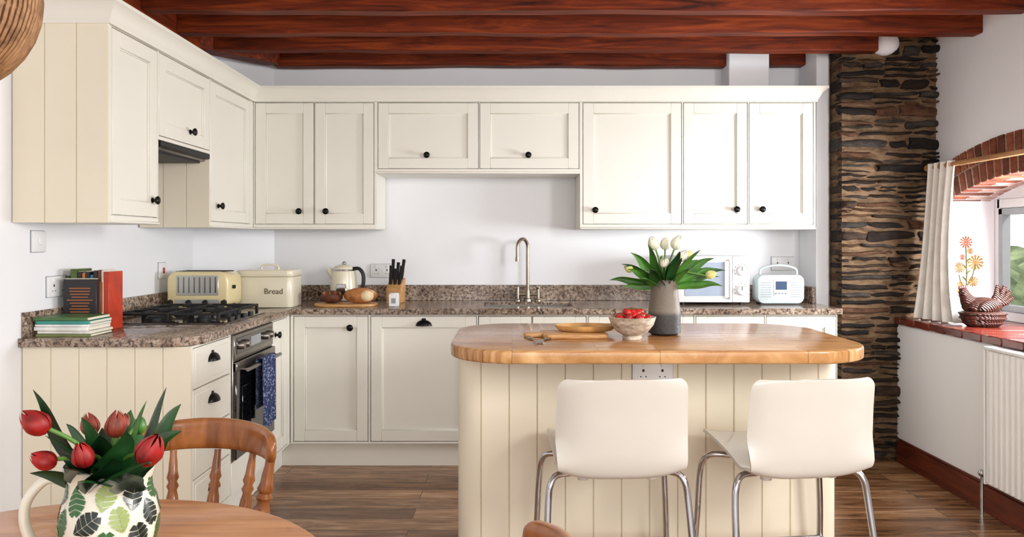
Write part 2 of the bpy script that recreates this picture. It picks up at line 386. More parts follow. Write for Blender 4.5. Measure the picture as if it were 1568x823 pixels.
# oven
b=B('built_in_oven'); b.M=MLB
b.box(.415,.983,.02,.6,.137,.87,CREAM); b.box(.418,.98,0,.02,.14,.285,CREAM,.003)
b.box(.42,.978,-.006,.03,.295,.87,STEEL,.003)
b.box(.424,.974,-.012,0,.752,.866,STEEL,.003); b.box(.45,.95,-.014,-.01,.775,.85,GLASSB,.002)
for q in (.49,.56,.84,.91): b.tube([(q,-.012,.812),(q,-.03,.812),(q,-.036,.812)],[.02,.018,.014],STEEL,16)
b.box(.63,.77,-.016,-.012,.79,.835,GREY)
b.box(.424,.974,-.02,0,.30,.742,GLASSB,.004); b.box(.424,.974,-.024,0,.70,.742,STEEL,.003)
b.box(.50,.90,-.022,-.019,.37,.62,GLASSB,.002)
b.tube([(.46,-.06,.705),(.94,-.06,.705)],.009,STEEL,12)
for q in (.48,.92): b.tube([(q,-.02,.705),(q,-.06,.705)],.006,STEEL)
b.done()
m,nt,p=newmat('towel_cloth'); v=coords(nt); vo=nt.nodes.new('ShaderNodeTexVoronoi'); vo.inputs['Scale'].default_value=80; nt.links.new(v,vo.inputs['Vector'])
nt.links.new(ramp(nt,vo.outputs['Distance'],[(.2,(150,160,188)),(.4,(60,70,108)),(.8,(40,48,82))]),p.inputs['Base Color']); p.inputs['Roughness'].default_value=.95; TOWEL=m
b=B('tea_towel'); b.M=MLB
def tw(s,t):
    a=.62+.2*s; w=.006*math.sin(s*20+t*2)
    L=.33; q=t*(L+.05+.24)
    if q<L: return Vector((a+.01*(t*2-.5)*math.sin(3*s),-.079+w,.395+q+.008*math.sin(s*9)))
    if q<L+.05:
        k=(q-L)/.05*pi; return Vector((a,-.061-.018*math.cos(k)+w*.3,.725+.006*math.sin(k)))
    return Vector((a,-.043+w*.2,.725-(q-L-.05)))
b.grid(tw,30,40,TOWEL); b.done(60)
# worktop
b=B('granite_worktop')
sx0,sx1,sy0,sy1=-.17,.36,4.40,4.72
LW=LX+.002
b.prism([(LW,2.95),(-1.33,2.95),(-1.24,3.05),(-1.24,4.27),(-1.24,4.868),(-1.545,4.868),(LW,4.56)],.876,.91,GRAN,bev=.003)
b.box(-1.245,sx0,4.27,4.868,.876,.91,GRAN,.003); b.box(sx1,1.845,4.27,4.868,.876,.91,GRAN,.003); b.box(1.84,1.87,4.27,4.59,.876,.91,GRAN,.003)
b.box(sx0-.004,sx1+.004,4.27,sy0,.876,.91,GRAN,.003); b.box(sx0-.004,sx1+.004,sy1,4.868,.876,.91,GRAN,.003)
b.box(LW,LX+.02,2.97,4.56,.91,1.01,GRAN,.002)
b.prism([(LW,4.562),(LX+.02,4.55),(-1.54,4.852),(-1.545,4.868)],.91,1.01,GRAN)
b.box(-1.545,1.845,4.858,4.878,.91,1.01,GRAN,.002); b.box(1.832,1.852,4.61,4.87,.91,1.01,GRAN,.002)
b.done()
b=B('kitchen_sink')
b.box(sx0+.001,sx1-.001,sy0+.001,sy1-.001,.70,.705,STEEL)
for q in ((sx0+.001,sx0+.01,sy0+.001,sy1-.001),(sx1-.01,sx1-.001,sy0+.001,sy1-.001),(sx0+.001,sx1-.001,sy0+.001,sy0+.01),(sx0+.001,sx1-.001,sy1-.01,sy1-.001)): b.box(q[0],q[1],q[2],q[3],.70,.895,STEEL)
b.tube([(.1,4.56,.705),(.1,4.56,.709)],.04,CHROME,20); b.done()
b=B('kitchen_tap')
tx,ty=.10,4.79
b.tube([(tx,ty,.9105),(tx,ty,.925),(tx,ty,.93),(tx,ty,.98)],[.026,.024,.016,.014],NICKEL,16)
pts=[(tx,ty,.97),(tx,ty,1.24)]+[(tx-.033+.033*math.cos(a),ty-.04*(1-math.cos(a)),1.25+.055*math.sin(a)) for a in [pi*i/14 for i in range(15)]]
e=pts[-1]; pts+=[(e[0],e[1],1.17)]
b.tube(pts,.011,NICKEL,14); b.tube([(e[0],e[1],1.19),(e[0],e[1],1.165)],.014,NICKEL,14)
for sx in (-1,1):
    q=tx+sx*.065
    b.tube([(q,ty,.9105),(q,ty,.92),(q,ty,.925),(q,ty,1.0)],[.022,.02,.012,.012],NICKEL,14); b.tube([(q-.005,ty,.99),(q+sx*.008,ty-.045,1.0)],.006,NICKEL)
b.tube([(tx-.065,ty,.955),(tx+.065,ty,.955)],.009,NICKEL); b.done()
# hob
b=B('gas_hob'); HX0,HX1,HY0,HY1=-1.82,-1.31,3.44,4.0
HOB=plain('hob_enamel',(40,24,20),.1,coat=.6)
b.box(HX0,HX1,HY0,HY1,.9105,.918,HOB,.003); b.box(HX0-.005,HX1+.005,HY0-.005,HY1+.005,.9102,.914,STEEL,.002)
for i,(cx,cy,r) in enumerate([(-1.69,3.58,.045),(-1.69,3.86,.035),(-1.46,3.58,.035),(-1.46,3.86,.05)]):
    b.tube([(cx,cy,.918),(cx,cy,.93),(cx,cy,.931),(cx,cy,.938)],[r,r*.95,r*.75,r*.7],BLK,20)
for gx0,gx1,gy0,gy1 in ((-1.81,-1.345,3.46,3.71),(-1.81,-1.345,3.73,3.98)):
    zt_=.962
    for q in (gy0,gy1): b.box(gx0,gx1,q-.006,q+.006,zt_-.012,zt_,BLK,.002)
    for q in (gx0,(gx0+gx1)/2,gx1): b.box(q-.006,q+.006,gy0,gy1,zt_-.012,zt_,BLK,.002)
    for cx in (-1.69,-1.46):
        cy=(gy0+gy1)/2
        b.box(cx-.1,cx-.03,cy-.005,cy+.005,zt_-.01,zt_+.004,BLK,.002); b.box(cx+.03,cx+.1,cy-.005,cy+.005,zt_-.01,zt_+.004,BLK,.002)
        b.box(cx-.005,cx+.005,gy0,cy-.03,zt_-.01,zt_+.004,BLK,.002); b.box(cx-.005,cx+.005,cy+.03,gy1,zt_-.01,zt_+.004,BLK,.002)
    for qx in (gx0,(gx0+gx1)/2,gx1):
        for qy in (gy0,gy1): b.box(qx-.007,qx+.007,qy-.007,qy+.007,.918,zt_,BLK,.002)
for i in range(4): b.tube([(-1.325,3.56+.09*i,.918),(-1.325,3.56+.09*i,.935)],[.015,.013],BLK,14)
b.done()
# toaster
CRG=plain('cream_enamel',(230,214,164),.22,coat=.5,var=.01)
IVG=plain('ivory_enamel',(230,223,200),.25,coat=.4,var=.01)
def rr(x0,x1,y0,y1,r,n=6):
    o=[]
    for cx,cy,a0_ in ((x1-r,y0+r,-pi/2),(x1-r,y1-r,0),(x0+r,y1-r,pi/2),(x0+r,y0+r,pi)):
        for i in range(n+1): a=a0_+pi/2*i/n; o.append((cx+r*math.cos(a),cy+r*math.sin(a)))
    return o
b=B('toaster'); b.M=T(-1.695,4.15,.912,0)
b.prism(rr(-.165,.165,.012,.215,.05),-.08,.13,CRG,'y',.012,3)
b.box(-.155,.155,-.075,.125,0,.02,BLK,.004)
b.box(-.115,.115,-.083,-.076,.085,.195,SILV,.004)
for i in range(8): b.box(-.1+i*.0285-.004,-.1+i*.0285+.004,-.085,-.082,.1,.185,STEEL)
for q in (-.04,.0,.045,.09): b.box(-.13,.13,q-.011,q+.011,.213,.2165,BLK)
b.box(-.12,.12,-.084,-.079,.03,.066,SILV,.003)
for q in (-.145,-.045,.045,.145): b.tube([(q,-.08,.05),(q,-.099,.05)],[.015,.012],BLK,14)
b.box(-.18,-.165,-.02,.0,.12,.14,BLK,.003); b.box(.165,.18,-.02,.0,.12,.14,BLK,.003)
b.done()
b=B('bread_bin'); b.M=T(-1.415,4.42,.911,0)
b.prism(rr(-.16,.16,-.11,.11,.035),0,.175,IVG,bev=.006); b.prism(rr(-.164,.164,-.114,.114,.037),.175,.215,IVG,bev=.01,seg=3)
b.tube(smooth_path([(-.05,0,.213),(-.045,0,.235),(0,0,.243),(.045,0,.235),(.05,0,.213)],5),.006,IVG)
bb=b.done()
fc=bpy.data.curves.new('bread_lettering','FONT'); fc.body='Bread'; fc.size=.046; fc.extrude=.0008; fc.align_x='CENTER'
fo=bpy.data.objects.new('lettering',fc); scene.collection.objects.link(fo); fo.data.materials.append(plain('lettering_brown',(90,80,60),.6))
fo.matrix_world=Matrix.Translation((-1.36,4.3085,.99))@RX(pi/2); fo.parent=bb
# books
b=B('cookbooks')
b.M=T(.013,0,.9105)
PAPER=plain('paper',(225,218,200),.8)
big=plain('book_cover_charcoal',(38,34,36),.45); b.box(-1.905,-1.765,3.185,3.21,0,.22,big,.002); b.box(-1.9,-1.768,3.19,3.205,.002,.223,PAPER)
OR=plain('orange_print',(190,110,60),.6)
for i in range(13):
    w=.03+.025*random.random(); b.box(-1.835-w,-1.835+w,3.1842,3.185,.03+i*.0125,.0335+i*.0125,OR)
specs=[(.022,.235,(34,60,36)),(.03,.262,(80,100,44)),(.02,.25,(34,30,32)),(.014,.245,(190,110,50)),(.02,.25,(30,30,34)),(.014,.235,(60,110,140)),(.02,.255,(34,32,36)),(.014,.258,(120,60,40)),(.01,.258,(230,225,215)),(.024,.25,(190,58,30))]
x=-1.915
for i,(w,h,c) in enumerate(specs):
    mt=plain('book_spine_%d'%i,c,.4,var=.15,sc=14); b.box(x,x+w-.001,3.215,3.33,0,h,mt,.002); b.box(x+.003,x+w-.004,3.22,3.326,.003,h+.001,PAPER)
    if i<len(specs)-1: b.box(x+w*.3,x+w*.7,3.214,3.2155,h*.3,h*.8,PAPER if i%3==0 else OR)
    x+=w
b.done()
b=B('magazine_stack'); zz=.9105
for i,(h,c) in enumerate([(.012,(120,130,80)),(.012,(230,228,220)),(.016,(235,235,230)),(.01,(235,235,235)),(.014,(60,150,140)),(.014,(70,110,60))]):
    mt=plain('magazine_cover_%d'%i,c,.35,var=.1,sc=12); dx=random.uniform(-.01,.01)
    b.box(-1.895+dx,-1.68+dx,3.0+dx/2,3.165,zz,zz+h-.001,mt,.001,R=RZ(random.uniform(-.04,.04))); b.box(-1.892+dx,-1.676+dx,3.006+dx/2,3.16,zz+.002,zz+h-.003,PAPER,.0005); zz+=h
b.done()
def socket(M,w=.145,red=False,nm='power_outlet'):
    b=B(nm); b.M=M
    b.box(-w/2,w/2,-.012,-.0005,-.043,.043,WHITE,.004,2)
    b.box(-w/2-.002,w/2+.002,-.002,-.0003,-.045,.045,GREY)
    n=2 if w>.1 else 1
    for i in range(n):
        cx=(-.035 if i==0 else .035) if n==2 else 0
        if n==2:
            b.box(cx-.004,cx+.004,-.0125,-.011,.0,.01,BLK); b.box(cx-.012,cx-.007,-.0125,-.011,-.02,-.016,BLK); b.box(cx+.007,cx+.012,-.0125,-.011,-.02,-.016,BLK)
            b.box(cx-.006,cx+.006,-.016,-.011,.018,.034,WHITE,.002)
        else: b.box(-.01,.01,-.017,-.011,-.016,.016,RED if red else WHITE,.003)
    b.done()
socket(T(LX,3.07,1.29,pi/2),.086,nm='light_switch'); socket(T(LX,3.2,1.10,pi/2)); socket(T(LX,4.16,1.13,pi/2),.086,True,'cooker_switch')
socket(T(-.84,YB,1.10)); socket(T(1.746,YB,1.147))
# kettle etc
b=B('kettle'); b.M=T(-1.035,4.66,.911)
b.lathe([(.082,0),(.084,.012),(.084,.02)],(0,0,0),CHROME,32)
b.lathe([(.078,.02),(.086,.03),(.087,.06),(.082,.13),(.074,.19),(.069,.212),(.06,.225),(.03,.236),(.012,.238)],(0,0,0),IVG,36)
b.lathe([(.072,.198),(.0735,.2),(.0725,.206),(.07,.208)],(0,0,0),CHROME,32); b.ball((0,0,.245),(.014,.014,.011),CHROME)
b.tube(smooth_path([(.06,-.02,.212),(.1,-.03,.21),(.125,-.035,.17),(.12,-.035,.1),(.082,-.02,.055)],6),.011,BLK,12,(1,1.3))
b.tube([(-.06,0,.16),(-.088,0,.2),(-.1,0,.212)],[.028,.02,.012],IVG,14)
b.box(-.03,.03,-.089,-.08,.05,.12,CHROME,.004)
b.done()
b=B('knife_block'); b.M=T(-.72,4.68,.911)@RZ(-.15)
b.prism([(-.05,0),(.06,0),(.06,.15),(-.01,.125),(-.05,.09)],-.045,.045,OAK,'x',.003)
for i in range(3):
    for j in range(2):
        x=-.028+.028*i; y=-.02+.045*j; z=.115+.028*j
        d=Vector((.12+.05*i,-.25,1)).normalized(); p=Vector((x,y,z)); L=.12-.02*(i%2)+.01*j
        b.tube([p-d*.02,p+d*.004],[.009,.009],STEEL,8); b.tube([p+d*.004,p+d*.03,p+d*(L*.7),p+d*L],[.01,.011,.0095,.011],BLK,10,(1,.65))
b.done()
b=B('bread_board'); b.M=T(-1.0,4.45,.9105)
b.prism(rr(-.16,.21,-.1,.1,.095,10),0,.016,OAK,bev=.004)
b.done()
CR=plain('bread_crust',(180,118,64),.7,var=.35,sc=18,bmp=.4); CR2=plain('dark_crust',(96,50,26),.6,var=.4,sc=22,bmp=.5); FL=plain('bread_crumb',(230,206,168),.85,var=.1,sc=30)
b=B('bread_loaf'); b.ball((-.89,4.44,.972),(.1,.065,.046),CR,24,noisy=.01)
for i in range(4): b.ball((-.955+.042*i,4.438,1.0-.006*abs(i-1.5)),(.012,.042,.017),FL,10,R=RZ(.5))
b.ball((-.85,4.41,.972),(.045,.04,.034),FL,16); b.done(60)
b=B('seeded_roll'); b.ball((-1.06,4.44,.964),(.066,.055,.038),CR2,20,noisy=.015)
for i in range(4): b.ball((-1.1+.03*i,4.42,.985),(.006,.035,.012),CR,8,R=RZ(.4))
b.done(60)
b=B('salt_box'); b.box(-.715,-.66,4.38,4.43,.911,.985,WHITE,.003); b.box(-.7,-.675,4.379,4.381,.93,.96,GREY); b.box(-.712,-.663,4.383,4.427,.985,.99,WHITE,.002); b.done()
# microwave
b=B('microwave')
mx0,mx1=.985,1.415
b.box(mx0,mx1,4.51,4.84,.925,1.205,WHITE,.008,2); b.box(mx0,mx1-.105,4.492,4.512,.927,1.203,WHITE,.006,2); b.box(mx1-.102,mx1,4.495,4.512,.927,1.203,WHITE,.005,2)
b.box(mx0+.04,mx1-.15,4.490,4.493,.965,1.165,plain('microwave_window',(160,172,190),.15,coat=.3),.002)
for zz in (1.115,1.0):
    b.tube([(mx1-.051,4.495,zz),(mx1-.051,4.478,zz),(mx1-.051,4.472,zz)],[.032,.029,.024],WHITE,24); b.box(mx1-.054,mx1-.048,4.468,4.473,zz,zz+.025,GREY)
    for i in range(9):
        a=pi*(i/8)*1.3-.5; b.ball((mx1-.051+.041*math.cos(a),4.4945,zz+.041*math.sin(a)),.0025,BLK,6)
b.tube([(mx1-.125,4.49,.95),(mx1-.125,4.47,.96),(mx1-.125,4.47,1.17),(mx1-.125,4.49,1.18)],.007,WHITE)
for qx in (mx0+.04,mx1-.04):
    for qy in (4.54,4.8): b.tube([(qx,qy,.911),(qx,qy,.927)],.012,BLK)
b.done()
RADC=plain('radio_pale',(186,196,196),.35)
b=B('digital_radio'); b.M=T(1.61,4.52,.911)
b.prism(rr(-.14,.14,.006,.18,.04),0,.11,RADC,'y',.008,2); b.box(-.12,.12,.01,.1,0,.01,BLK)
b.box(-.045,.045,-.003,.002,.05,.15,WHITE,.003); b.box(-.033,.033,-.005,-.002,.09,.14,plain('lcd',(60,80,110),.2))
for q in (-.09,.09):
    for i in range(7): b.box(q-.03,q+.03,-.0015,.001,.045+i*.014,.05+i*.014,GREY)
for i in range(4): b.tube([(-.03+.02*i,-.002,.068),(-.03+.02*i,-.008,.068)],.006,GREY,10)
b.tube(smooth_path([(-.11,.05,.17),(-.1,.05,.215),(0,.05,.235),(.1,.05,.215),(.11,.05,.17)],6),.008,RADC,10); b.done()
# island
IZ=.92; D0,D1=2.55,3.42
b=B('kitchen_island')
b.prism(rr(-.225,1.275,D0,D1,.24,14),IZ-.046,IZ,ISLTOP,bev=.008,seg=3)
def isl():
    x0,x1,ya,yb,r=-.205,1.225,2.80,3.39,.09; pts=[]
    def edge(p,q):
        p=Vector(p); q=Vector(q); L=(q-p).length; d=(q-p)/L; nrm=Vector((-d.y,d.x)); n=round(L/.107); s=L/n
        out=[]
        for i in range(0,n+1):
            c=p+d*(s*i)
            out+= [c-d*.003,c+nrm*.007,c+d*.003]
        return [tuple(v) for v in out]
    def cor(cx,cy,a): return [(cx+r*math.cos(a+pi/2*i/8),cy+r*math.sin(a+pi/2*i/8)) for i in range(1,8)]
    pts+=edge((x0+r,ya),(x1-r,ya))+cor(x1-r,ya+r,-pi/2)+edge((x1,ya+r),(x1,yb-r))+cor(x1-r,yb-r,0)+edge((x1-r,yb),(x0+r,yb))+cor(x0+r,yb-r,pi/2)+edge((x0,yb-r),(x0,ya+r))+cor(x0+r,ya+r,pi)
    return pts
b.prism(isl(),0,IZ-.046,CREAM2); b.done(30)
socket(T(.52,2.80,.808),.15)
zt=IZ+.0005
b=B('serving_board'); b.M=T(.235,2.94,zt,.08)
b.prism(rr(-.12,.13,-.085,.085,.03),0,.016,OAK,bev=.004); b.prism(rr(-.19,-.11,-.022,.022,.015),0,.016,OAK,bev=.004); b.done()
b=B('wooden_dish'); b.M=T(.29,2.98,zt+.0165)
b.lathe([(.09,0),(.105,.004),(.118,.016),(.122,.024),(.116,.024),(.1,.01),(.05,.007),(.01,.007)],(0,0,0),plain('acacia',(206,160,100),.4,var=.2,sc=14),40,sy=.62); b.done()
def fork(x,y,rz,n='fork'):
    b=B(n); b.M=T(x,y,zt+.001,rz)
    b.tube([(0,-.1,.004),(0,-.04,.007),(0,.02,.005),(0,.04,.005)],[.006,.0045,.003,.006],STEEL,8,(.4,1))
    b.box(-.011,.011,.035,.055,.003,.006,STEEL,.002)
    for i in range(4): b.tube([(-.0095+.0063*i,.05,.0045),(-.0095+.0063*i,.075,.002),(-.0095+.0063*i,.095,.006)],[.002,.0018,.001],STEEL,6)
    b.done()
fork(.085,2.80,.3); fork(.115,2.79,-.35)
POT=stone('speckled_glaze',(120,92,66),(228,218,200),20,.1,.003); POT.node_tree.nodes['Principled BSDF'].inputs['Roughness'].default_value=.35
b=B('fruit_bowl'); bx,by=.455,2.86
prof=[(.036,0),(.038,.01),(.033,.014),(.06,.03),(.08,.055),(.09,.085),(.086,.086),(.074,.056),(.05,.03),(.01,.024)]
b.lathe(prof,(bx,by,zt),POT,40)
b.done()
b=B('strawberries')
GRN=plain('leaf_green',(62,110,40),.4,var=.3,sc=30)
for i in range(22):
    if i<14: a=i*2.4; r=.058*math.sqrt((i+.5)/14); z_=.078+.02*(1-r/.06)
    else: a=i*2.4; r=.03*math.sqrt((i-13)/8); z_=.1
    M=RX(random.uniform(-1,1))@RY(random.uniform(-1,1))
    b.ball((bx+r*math.cos(a),by+r*math.sin(a),zt+z_),(.015,.015,.018),RED,12,R=M)
    b.ball((bx+r*math.cos(a)+.004,by+r*math.sin(a),zt+z_+.014),(.007,.007,.003),GRN,8)
b.done()
# flowers
LEAF=plain('tulip_leaf',(66,118,42),.38,var=.35,sc=14); LEAFD=plain('tulip_leaf_dark',(20,54,28),.3,var=.35,sc=14); STEM=plain('tulip_stem',(96,140,60),.45)
LEAFM=plain('tulip_leaf_mid',(34,82,36),.32,var=.35,sc=14)
TW=plain('tulip_white',(236,234,212),.45,var=.04); TY=plain('tulip_cream',(222,218,140),.45,var=.1,sc=20)
TR=plain('tulip_red',(140,13,9),.5,var=.35,sc=40); TO=plain('tulip_salmon',(148,58,38),.5,var=.3,sc=40)
def bud(b,p,d,r,L,mat):
    d=Vector(d).normalized(); q=d.to_track_quat('Z','Y').to_matrix().to_4x4(); old=b.M; b.M=old@Matrix.Translation(Vector(p))@q
    prof=[(.25,0),(.72,.1),(.95,.28),(1,.42),(.86,.65),(.56,.86),(.16,1.0)]
    for k in range(6):
        a0_=k*pi/3; rr_=.96 if k%2 else 1.04
        def f(s,t,a0_=a0_,rr_=rr_):
            w=(.62*math.sin(pi*min(1,.16+t*.84))**.55+.02); a=a0_+(s-.5)*2*w
            j=t*6; i=min(int(j),5); fr=j-i; R_=prof[i][0]*(1-fr)+prof[i+1][0]*fr; zz=(prof[i][1]*(1-fr)+prof[i+1][1]*fr)*(1+.04*(k%2))
            R_*=rr_*(1-.06*abs(2*s-1))
            return Vector((R_*r*math.cos(a),R_*r*math.sin(a),zz*L))
        b.grid(f,6,8,mat)
    b.M=old
def leaf(b,p,d,L,w,mat,droop=.5,fold=.35):
    p=Vector(p); d=Vector(d).normalized(); h=Vector((d.x,d.y,0)); h=h.normalized() if h.length>.01 else Vector((1,0,0)); side=Vector((-h.y,h.x,0))
    if abs(h.y)<.5: side=(side*.35+Vector((-d.z*math.copysign(1,h.x),0,abs(d.x)))*.8); side=(side-d*side.dot(d)).normalized()
    spine=[]; q=p.copy(); dd=d.copy(); n=14
    for i in range(n+1):
        spine.append((q.copy(),dd.copy())); q=q+dd*(L/n); dd=(dd+Vector((0,0,-droop/n*(.3+1.4*i/n)))+h*(.3*droop/n)).normalized()
    def f(s,t):
        c,dr=spine[int(round(t*n))]; up=dr.cross(side).normalized()*-1
        ww=w*(.35+.65*math.sin(pi*min(1,t*1.25))) if t<.4 else w*max(.01,math.cos((t-.4)/.6*pi/2))**.8
        k=(s-.5)*2; return c+side*(k*ww/2)+up*(abs(k)**1.3*ww*fold)+side*.004*math.sin(t*9)
    b.grid(f,6,n,mat)
GLZ,nt,p=newmat('ribbed_grey_glaze'); v=coords(nt); sp=nt.nodes.new('ShaderNodeSeparateXYZ'); nt.links.new(v,sp.inputs[0])
mr=nt.nodes.new('ShaderNodeMapRange'); mr.inputs[1].default_value=IZ; mr.inputs[2].default_value=IZ+.22; nt.links.new(sp.outputs['Z'],mr.inputs[0])
nt.links.new(ramp(nt,mr.outputs[0],[(0,(50,48,48)),(.36,(58,56,54)),(.44,(122,112,100)),(1,(108,98,86))]),p.inputs['Base Color']); p.inputs['Roughness'].default_value=.55; bump(nt,p,noise(nt,v,90),.5,.004)
b=B('tulip_vase'); vx,vy=.605,3.0
prof=[(.05,0),(.06,.008)]+[(.0635-.0155*max(0,(i/30-.35))/.65+(.0008 if i%2 else 0),.008+.21*i/30) for i in range(31)]+[(.044,.216),(.04,.19),(.01,.185)]
b.lathe(prof,(vx,vy,zt),GLZ,40)
top=Vector((vx,vy,zt+.2))
LV=[(-.9,.45,.2,.035),(-.7,.8,.2,.04),(-.45,.9,.2,.045),(-.2,1,.2,.045),(.1,1,.2,.045),(.35,.95,.22,.045),(.6,.75,.22,.045),(.85,.6,.24,.04),(1,.4,.2,.035),(-.5,.5,.15,.04),(.5,.5,.16,.04),(0,.7,.14,.045),(.25,.6,.15,.045),(-.25,.6,.15,.045),(.75,.3,.16,.035),(-.75,.25,.15,.03),(.1,.8,.2,.04),(-.6,.65,.19,.04),(.9,.8,.2,.035),(-.35,.75,.17,.05),(.4,.7,.17,.05),(.95,.55,.21,.03)]
for i,(dx,dz,L,w) in enumerate(LV):
    dy=random.uniform(-.6,.25); leaf(b,top+Vector((dx*.025,dy*.02,-.02)),(dx,dy,dz),L*1.02,w,(LEAF,LEAFM,LEAF)[i%3],.85)
for (dx,dy,dz,L,m,k) in [(-.22,-.1,.8,.145,TW,1.1),(.22,-.1,.85,.145,TW,1.15),(.05,.15,.9,.14,TW,1),(-.85,-.2,.5,.155,TY,.75),(1,-.2,.35,.17,TY,.85),(.35,-.4,.75,.12,TW,1),(-.1,-.5,.6,.1,TW,.9),(.62,.1,.75,.14,TY,.7)]:
    d=Vector((dx,dy,dz)).normalized(); e=top+d*L+Vector((0,0,-.02 if dz<.55 else 0))
    b.tube(smooth_path([top-Vector((0,0,.02)),top+Vector((dx*.03,dy*.03,.05)),e],5),.0035,STEM,8)
    bud(b,e-d*.002,(dx,dy,dz*.7),.021*k,.052*k,m)
b.done(60)
# bar stools
def stool(x,y,rz):
    b=B('bar_stool')
    prof=smooth_path([(0,.24,.573),(0,.225,.588),(0,.16,.596),(0,.0,.58),(0,-.10,.558),(0,-.155,.545),(0,-.188,.558),(0,-.205,.605),(0,-.213,.67),(0,-.222,.76),(0,-.233,.83),(0,-.236,.85),(0,-.238,.862),(0,-.2385,.868)],4)
    n=len(prof)-1
    nb=next(i for i,p in enumerate(prof) if p[1]<-.17)/n
    def f(s,t):
        i=int(round(t*n)); p=prof[i]; k=(s-.5)*2
        w=.196 if t<nb else .196+.012*min(1,(t-nb)*5)
        w-=.006*max(0,(p[2]-.7)/.17)
        if p[2]>.835 : q=min(1,(p[2]-.835)/.034); w-=.034*(1-math.sqrt(max(0,1-q*q)))
        if p[1]>.19: q=min(1,(p[1]-.19)/.05); w-=.04*(1-math.sqrt(max(0,1-q*q)))
        bend=math.exp(-((p[1]+.165)/.04)**2-((p[2]-.55)/.04)**2)
        curl=abs(k)**3.5
        back=max(0,min(1,(p[2]-.6)/.08)) if t>nb else 0
        y_=p[1]+curl*(.03*back)
        z_=p[2]+(curl*.018*(1-t/nb) if t<nb else 0)+bend*curl*.03
        return Vector((k*w,y_,z_))
    b.grid(f,24,n,STOOLW,thick=.010)
    b.box(-.12,.12,-.07,.15,.544,.566,WHITE,.006)
    for sx in (-1,1):
        for (ys,yf) in ((-.1,-.215),(.12,.2)):
            b.tube(smooth_path([(sx*.05,ys*.8,.546),(sx*.12,ys*.9,.546),(sx*.19,ys*1.1,.545),(sx*.215,(ys*1.25),.52),(sx*.224,(ys*1.35),.46),(sx*.232,(ys+yf)/2*1.05,.3),(sx*.245,yf,.008)],6),.011,CHROME,12)
            b.tube([(sx*.245,yf,0),(sx*.245,yf,.012)],.014,BLK,12)
        b.tube([(sx*.11,-.11,.56),(sx*.11,-.11,.53)],.018,STOOLW,12)
    zf=.22
    q=[(-.236,-.165),(.236,-.165),(.236,.172),(-.236,.172)]
    for i in range(4):
        a,c=q[i],q[(i+1)%4]; b.tube([(a[0],a[1],zf),(c[0],c[1],zf)],.008,CHROME,10)
    b.done(50,M=T(x,y,0,rz))
stool(.33,2.53,.06); stool(.905,2.535,.13)
# dining chairs
def chair(x,y,rz,rz_=.765):
    b=B('dining_chair')
    def cx(k): return Vector((.21*math.sin(k*1.15)/math.sin(1.15),-.235+.12*(1-math.cos(k*1.15))/(1-math.cos(1.15)),0))
    def f(u,v):
        k=2*v-1; c=cx(k); tn=(cx(min(1,k+.01))-cx(max(-1,k-.01))).normalized(); nn=Vector((-tn.y,tn.x,0))
        h=.042*(1-.2*abs(k)**2); th=.014; e=math.sqrt(max(.02,1-((abs(k)-.88)/.12)**2)) if abs(k)>.88 else 1
        a=2*pi*u; ca,sa=math.cos(a),math.sin(a); q=lambda s: math.copysign(abs(s)**.55,s)
        return Vector((c.x,c.y,rz_+.014*(1-k*k)))+nn*(q(ca)*th*e)+Vector((0,0,q(sa)*h*e))
    b.grid(f,16,50,CHAIRW,closeu=True,cap=True)
    for k in (-.86,-.45,0,.45,.86):
        tp=cx(k); bt=Vector((tp.x*.82,tp.y*.72-.01,.45)); tp=Vector((tp.x,tp.y,rz_-.03))
        big=1.35 if abs(k)>.8 else 1
        ts=[0,.06,.12,.2,.3,.45,.55,.62,.66,.7,.74,.8,.88,.95,1]; rs=[.011,.012,.015,.011,.013,.017,.015,.011,.016,.011,.016,.012,.011,.009,.009]
        b.tube([bt.lerp(tp,t) for t in ts],[r*big for r in rs],CHAIRW,14)
    pl=[]
    for i in range(40):
        a=2*pi*i/40; ca,sa=math.cos(a),math.sin(a); pl.append((.205*math.copysign(abs(ca)**.6,ca)*(1+.06*sa),.205*math.copysign(abs(sa)**.6,sa)))
    b.prism(pl,.42,.455,CHAIRW,bev=.01,seg=3)
    for sx in (-1,1):
        for sy in (-1,1):
            a=Vector((sx*.14,sy*.14,.43)); c=Vector((sx*.2,sy*.2,0)); ts=[0,.1,.2,.28,.34,.4,.6,.8,.9,1]; rs=[.014,.016,.02,.014,.02,.016,.02,.015,.017,.012]
            b.tube([a.lerp(c,t) for t in ts],rs,CHAIRW,14)
        b.tube([(sx*.172,-.172,.2),(sx*.172,0,.2),(sx*.172,.172,.2)],[.008,.013,.008],CHAIRW)
    b.tube([(-.17,0,.2),(0,0,.2),(.17,0,.2)],[.008,.013,.008],CHAIRW)
    b.done(50,M=T(x,y,0,rz))
chair(-.835,1.84,pi-.12,.75)
chair(-.155,1.0,pi/2-.3,.828)
b=B('dining_table'); tc=(-.76,1.09)
b.M=T(tc[0],tc[1])
b.prism([(.5*math.cos(2*pi*i/96),.5*math.sin(2*pi*i/96)) for i in range(96)],.722,.75,TABLEW,bev=.009,seg=3)
b.lathe([(.16,.722),(.16,.7),(.05,.69),(.045,.6),(.06,.55),(.05,.5),(.075,.4),(.08,.3),(.055,.2),(.07,.15),(.07,.1)],(0,0,0),TABLEW,32)
for i in range(3):
    a=2*pi*i/3+.5; b.tube(smooth_path([(.04*math.cos(a),.04*math.sin(a),.17),(.2*math.cos(a),.2*math.sin(a),.13),(.36*math.cos(a),.36*math.sin(a),.03)],5),[.035]*4+[.03]*4+[.024]*3,TABLEW,12,(1,.8))
b.done(40)
